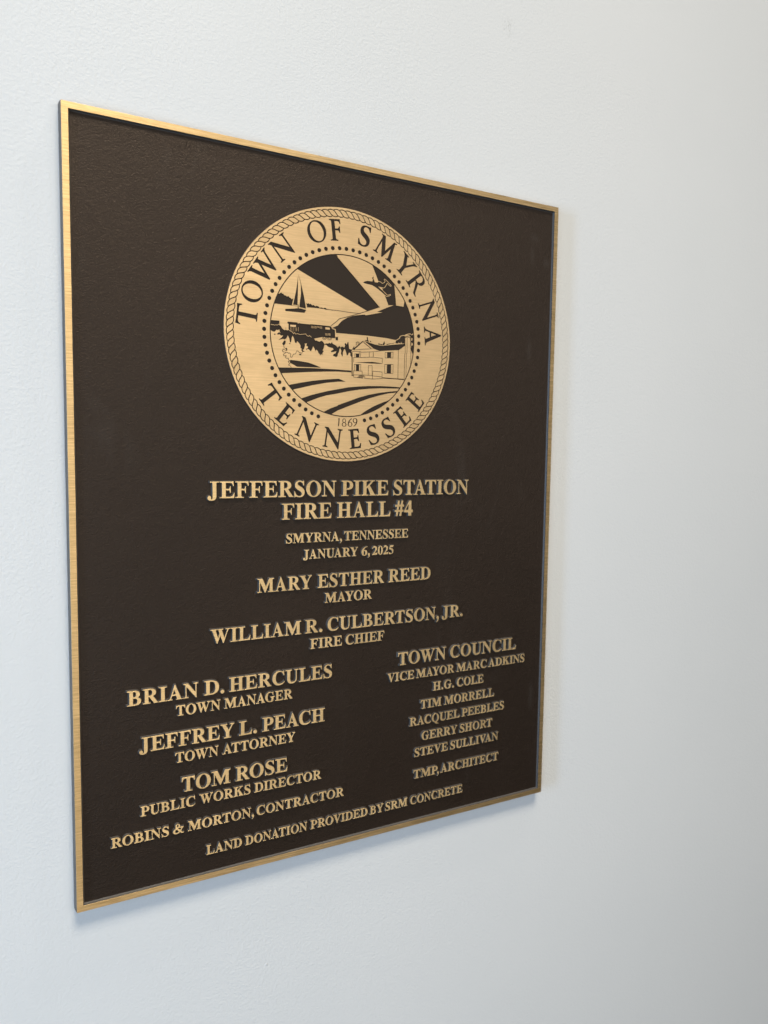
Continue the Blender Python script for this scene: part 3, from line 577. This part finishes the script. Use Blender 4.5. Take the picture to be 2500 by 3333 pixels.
# casting body: drafted outer flank, inner flank and ground
v, f = loops([rect(-0.00095, TH - 0.0003), rect(-0.00080, 0.0062), rect(-0.00034, 0.0016), rect(-0.00002, 0.00034)])
v2, f2 = loops([rect(RW, 0.00019), rect(RW + 0.00018, 0.0009), rect(RW + 0.00070, REC - 0.0003), rect(RW + 0.0011, REC)], True)
k = len(v)
v = v + v2; f = f + [tuple(i + k for i in q) for q in f2]
fm = [1] * (len(f) - 1) + [0]
body = link('casting', mesh_of('casting', off(v), f, [OXIDE, FLANK], fm), plaque, label='dark brown leather-grained ground with drafted edges')

# ---- raised lettering
GL = {}
def glyph(ch, table, key):
    kk = (key, ch)
    if kk not in GL:
        pcs = table[ch]
        V, T, C = cdt([p for s, p in pcs], 1e-3)
        on = np.zeros(len(T), bool)
        for s, p in pcs: on[inside(p, C)] = (s == '+')
        T = T[on]; used = V[np.unique(T)]
        GL[kk] = (V, T, used[:, 0].min(), used[:, 0].max())
    return GL[kk]

LINE_LABELS = ['largest raised line, first below the seal', 'raised line with the number sign, second below the seal', 'small raised line with the town and state', 'small raised line with the date',
 'raised name line at centre, just above MAYOR', 'small centred line reading MAYOR', 'widest centred name line, above FIRE CHIEF', 'small centred line reading FIRE CHIEF',
 'left name line just above TOWN MANAGER', 'left line reading TOWN MANAGER', 'left name line just above TOWN ATTORNEY', 'left line reading TOWN ATTORNEY', 'left name line just above PUBLIC WORKS DIRECTOR', 'left line reading PUBLIC WORKS DIRECTOR',
 'left line with the ampersand, ending in CONTRACTOR', 'bottom line beginning LAND DONATION', 'right heading reading TOWN COUNCIL', 'first small name line under TOWN COUNCIL', 'second small name line under TOWN COUNCIL, with two initials',
 'third small name line under TOWN COUNCIL', 'fourth small name line under TOWN COUNCIL', 'fifth small name line under TOWN COUNCIL', 'last small name line under TOWN COUNCIL', 'right line ending in ARCHITECT']
for (base, cap, words), lab in zip(LINES, LINE_LABELS):
    sy = cap / 676.0 / 1000.0
    small = cap < 10
    draft = 0.00066 if small else 0.00086
    caps, sk_v, sk_f = [], [], []
    for w, ul, ur in words:
        pen, pens = 0.0, []
        for i, ch in enumerate(w):
            if i: pen += KERN.get(w[i - 1] + ch, 0)
            pens.append(pen); pen += ADV[ch]
        g0 = glyph(w[0], BOLD, 'b'); g1 = glyph(w[-1], BOLD, 'b')
        lo = pens[0] + g0[2]; hi = pens[-1] + g1[3]
        kx = (ur - ul) / (hi - lo)          # mm per unit
        for ch, p in zip(w, pens):
            V, T, a, b = glyph(ch, BOLD, 'b')
            P = np.stack([V[:, 0] * kx / 1000.0, V[:, 1] * sy], 1)
            jit = 0.00003
            lx = (ul + (p - lo) * kx) / 1000.0; lz = base / 1000.0
            cv, cf = solid(P, T, [(0.0, 0.00002), (0.00006, 0.00007), (0.00028, 0.00010)])
            caps.append((ch, cv, cf, lx, lz))
            sv, sf = solid(P, T, [(0.00027, 0.00008), (0.0010, draft * 0.34), (0.0017, draft * 0.66), (REC + 0.0001, draft)], cap=False)
            k = len(sk_v)
            sk_v += [(x + lx + OX, y + OY, z + lz) for x, y, z in sv]
            sk_f += [tuple(q + k for q in t) for t in sf]
    row = link('text_line', mesh_of('text_line', sk_v, sk_f, [FLANK]), plaque, label=lab)
    for ch, cv, cf, lx, lz in caps:
        nm = 'punctuation_mark' if ch in ',.' else ('numeral' if ch.isdigit() else ('symbol' if ch in '&#' else 'letter'))
        link(nm, mesh_of(nm, cv, cf, [BRONZE_TYPE]), row, (lx + OX, OY, lz))

# ------------------------------------------------------------------ the seal
R = 0.10886
SX, SZ = 0.22746, 0.46054
DF, DR = 0.0012, 0.00170      # depths of the seal's polished face and of its sunk, painted ground
def ring_pts(r, n=240): return [(r * math.cos(2 * math.pi * i / n), r * math.sin(2 * math.pi * i / n)) for i in range(n)]
NS = 120
HW = 0.0034                   # half width of a rope groove (in seal radii)
def r_out(t): return 0.9752 + 0.0072 * math.sin(math.pi * t) ** 0.8
def r_in(t): return 0.9335 - 0.0078 * math.sin(math.pi * t) ** 0.8
A0 = math.radians(177.83); DA = 2 * math.pi / NS; SH = math.radians(-2.25)
def pol(r, a): return (r * math.cos(a), r * math.sin(a))
# inner edge of the rope (boundary of the gold field) and outer edge (inner boundary of the plain rim)
inner_edge, outer_edge = [], []
for k in range(NS):
    for j in range(6):
        t = j / 6
        inner_edge.append(pol(r_in(t) - HW, A0 + SH + (k + t) * DA))
        outer_edge.append(pol(r_out(t) + HW, A0 + (k + t) * DA))
def seal_pts(vs): return [(x * R, y, z * R) for x, y, z in vs]
seal_loc = (SX + OX, OY, SZ)
# the seal's body: drafted disc with painted top
n = 240
V3 = [(R * math.cos(2 * math.pi * i / n), DR, R * math.sin(2 * math.pi * i / n)) for i in range(n)]
V3 += [(1.003 * x, REC + 0.0001, 1.003 * z) for x, y, z in V3]
F3 = [tuple(range(n))] + [((i + 1) % n, i, n + i, n + (i + 1) % n) for i in range(n)]
seal = link('seal', mesh_of('seal', V3, F3, [INLAY, FLANK], [0] + [1] * n), plaque, seal_loc, 'round town seal with rope edge, gold with dark sunk picture')
def flat_part(name, V, T, y0, y1, matl, label=None):
    vs, fs = solid(V * R, T, [(y0, 0.0), (y1, 0.0)])
    return link(name, mesh_of(name, vs, fs, [matl]), seal, label=label)
# plain outer rim
V, T, C = cdt([ring_pts(1.0, 240), outer_edge], 1e-5)
sel = inside(ring_pts(1.0, 240), C) & ~inside(outer_edge, C)
vs, fs = solid(V * R, T[sel], [(DF, -0.00003), (DF + 0.00006, 0.0), (DR + 0.0002, 0.00002)])
link('outer_rim', mesh_of('outer_rim', vs, fs, [BRONZE]), seal)
# one rope strand, copied round
def cross(k, s):              # groove between strand k-1 and k: outer node at k, inner node at k + SH
    a = A0 + k * DA
    ro, ri = 0.9752, 0.9335
    p0, p3 = pol(ro, a), pol(ri, a + SH)
    b0, b3 = pol(ro - 0.010, a - 0.35 * DA), pol(ri + 0.012, a + SH + 0.30 * DA)
    q = [p0] + bez(p0, b0, b3, p3, 8)
    o = []
    for i, c in enumerate(q):
        u = np.array(q[min(i + 1, 8)]) - np.array(q[max(i - 1, 0)]); u = u / np.hypot(*u)
        o.append((c[0] + u[1] * HW * s, c[1] - u[0] * HW * s))
    return o
lo_side = cross(0, 1); hi_side = cross(1, -1)
outer_c = [pol(r_out(t) - HW, A0 + t * DA) for t in (0.14, 0.3, 0.5, 0.7, 0.86)]
inner_c = [pol(r_in(t) + HW, A0 + SH + t * DA) for t in (0.86, 0.7, 0.5, 0.3, 0.14)]
strand = lo_side[1:-1][::-1] + outer_c + hi_side[1:-1] + inner_c
V, T, C = cdt([strand], 1e-6)
vs, fs = solid(V * R, T[inside(strand, C)], [(DF, -0.00005), (DF + 0.00008, 0.0), (DR, 0.0)])
sm_ = mesh_of('rope_strand', vs, fs, [BRONZE])
s0 = link('rope_strand', sm_, seal)
for k in range(1, NS):
    c = s0.copy(); COL.objects.link(c); c.parent = seal; c.rotation_euler = (0, -k * DA, 0)

# the gold field with everything that is cut into it
pieces = []                   # (name, ink, polygon, clipped to picture, own object)
pieces.append(('inner_ring', 1, ring_pts(0.6425, 160), False, 0))
pieces.append(('field', 0, ring_pts(0.6345, 160), False, 0))
def stroke(pts, w):
    out = []
    for a, b in zip(pts[:-1], pts[1:]):
        d = np.array(b) - np.array(a); l = np.hypot(*d)
        if l < 1e-9: continue
        u = d / l; nn = np.array((-u[1], u[0])) * w / 2; e = u * w * 0.4
        a_, b_2 = np.array(a) - e, np.array(b) + e
        out.append([tuple(a_ + nn), tuple(a_ - nn), tuple(b_2 - nn), tuple(b_2 + nn)])
    return out
single = ('locomotive', 'house_line', 'roof', 'balcony', 'bush_outline', 'shore_line', 'field')
uid = 1
for name, ink, w, s in ART:
    q = [int(t) / 10000.0 for t in s.split()]
    pts = list(zip(q[0::2], q[1::2]))
    own = 0 if name in single else uid
    uid += 1
    if w:
        if ink: w *= 1.6
        for st in stroke(pts, w): pieces.append((name, ink, st, True, own))
    else: pieces.append((name, ink, pts, True, own))
def place(table, key, ch, r_base, ang, capr, flip, sxk=1.0):
    """put a glyph on the circle; flip=True: tops point to the centre"""
    global uid
    a = math.radians(ang); k = capr / 700.0
    er = np.array((math.cos(a), math.sin(a))); et = np.array((math.sin(a), -math.cos(a)))
    if flip: er = -er; et = -et
    org = np.array((math.cos(a), math.sin(a))) * r_base
    V, T, x0, x1 = glyph(ch, table, key)
    for s, p in table[ch]:
        yield s, [tuple(org + et * x * k * sxk + er * y * k) for x, y in p]
holes = []
def cut(table, key, ch, *a, nm='letter', bold=0.0050, **kw):
    global uid
    # union first, then hand the outline triangles' polygons over as paint layers
    for s, p in place(table, key, ch, *a, **kw):
        pieces.append((nm, 1 if s == '+' else 0, p, False, uid))
        if s == '+':
            for st in stroke(p + [p[0]], bold): pieces.append((nm, 1, st, False, uid))
    uid += 1
for ch, an in zip('TOWNOFSMYRNA', (173.9, 161.0, 146.1, 131.0, 108.1, 96.7, 78.5, 64.3, 49.1, 37.3, 19.9, 5.2)):
    cut(TR, 't', ch, 0.746, an, 0.160, False)
for ch, an in zip('TENNESSEE', (-142.05, -128.9, -113.9, -97.6, -83.7, -71.6, -60.6, -49.1, -36.6)):
    cut(TR, 't', ch, 0.899, an, 0.155, True)
for ch, an in zip('1869', (-94.6, -90.6, -86.2, -82.2)):
    cut(DG, 'd', ch, 0.719, an, 0.062, True, sxk=1.32, nm='numeral', bold=0.0026)
for k in range(72):
    an = 5.0 * k
    if 253 < an < 282: continue
    pieces.append(('dot', 1, [(0.687 * math.cos(math.radians(an)) + x, 0.687 * math.sin(math.radians(an)) + y) for x, y in ell(0, 0, 0.0163, 0.0163, 14)], False, uid)); uid += 1
pic = ring_pts(0.6345, 160)
V, T, C = cdt([inner_edge] + [p[2] for p in pieces], 2e-6)
dom = inside(inner_edge, C); clip = inside(pic, C)
layer = np.full(len(T), -1)
for i, (nm, ink, p, cl, own) in enumerate(pieces):
    h = inside(p, C)
    if cl: h &= clip
    layer[h] = i
inkv = np.array([p[1] for p in pieces] + [0])[layer]
gold = dom & (inkv == 0)
vs, fs = solid(V * R, T[gold], [(DF, -0.00002), (DF + 0.00005, 0.0), (DR + 0.0001, 0.0)])
link('seal_face', mesh_of('seal_face', vs, fs, [BRONZE]), seal, label='gold brushed face of the seal')
groups = {}
for i, p in enumerate(pieces):
    if p[1]: groups.setdefault((p[0], p[4]), []).append(i)
for (nm, own), ids in groups.items():
    sel = dom & np.isin(layer, ids)
    if not sel.any(): continue
    flat_part(nm, V, T[sel], DR - 0.00006, DR + 0.0001, INLAY)
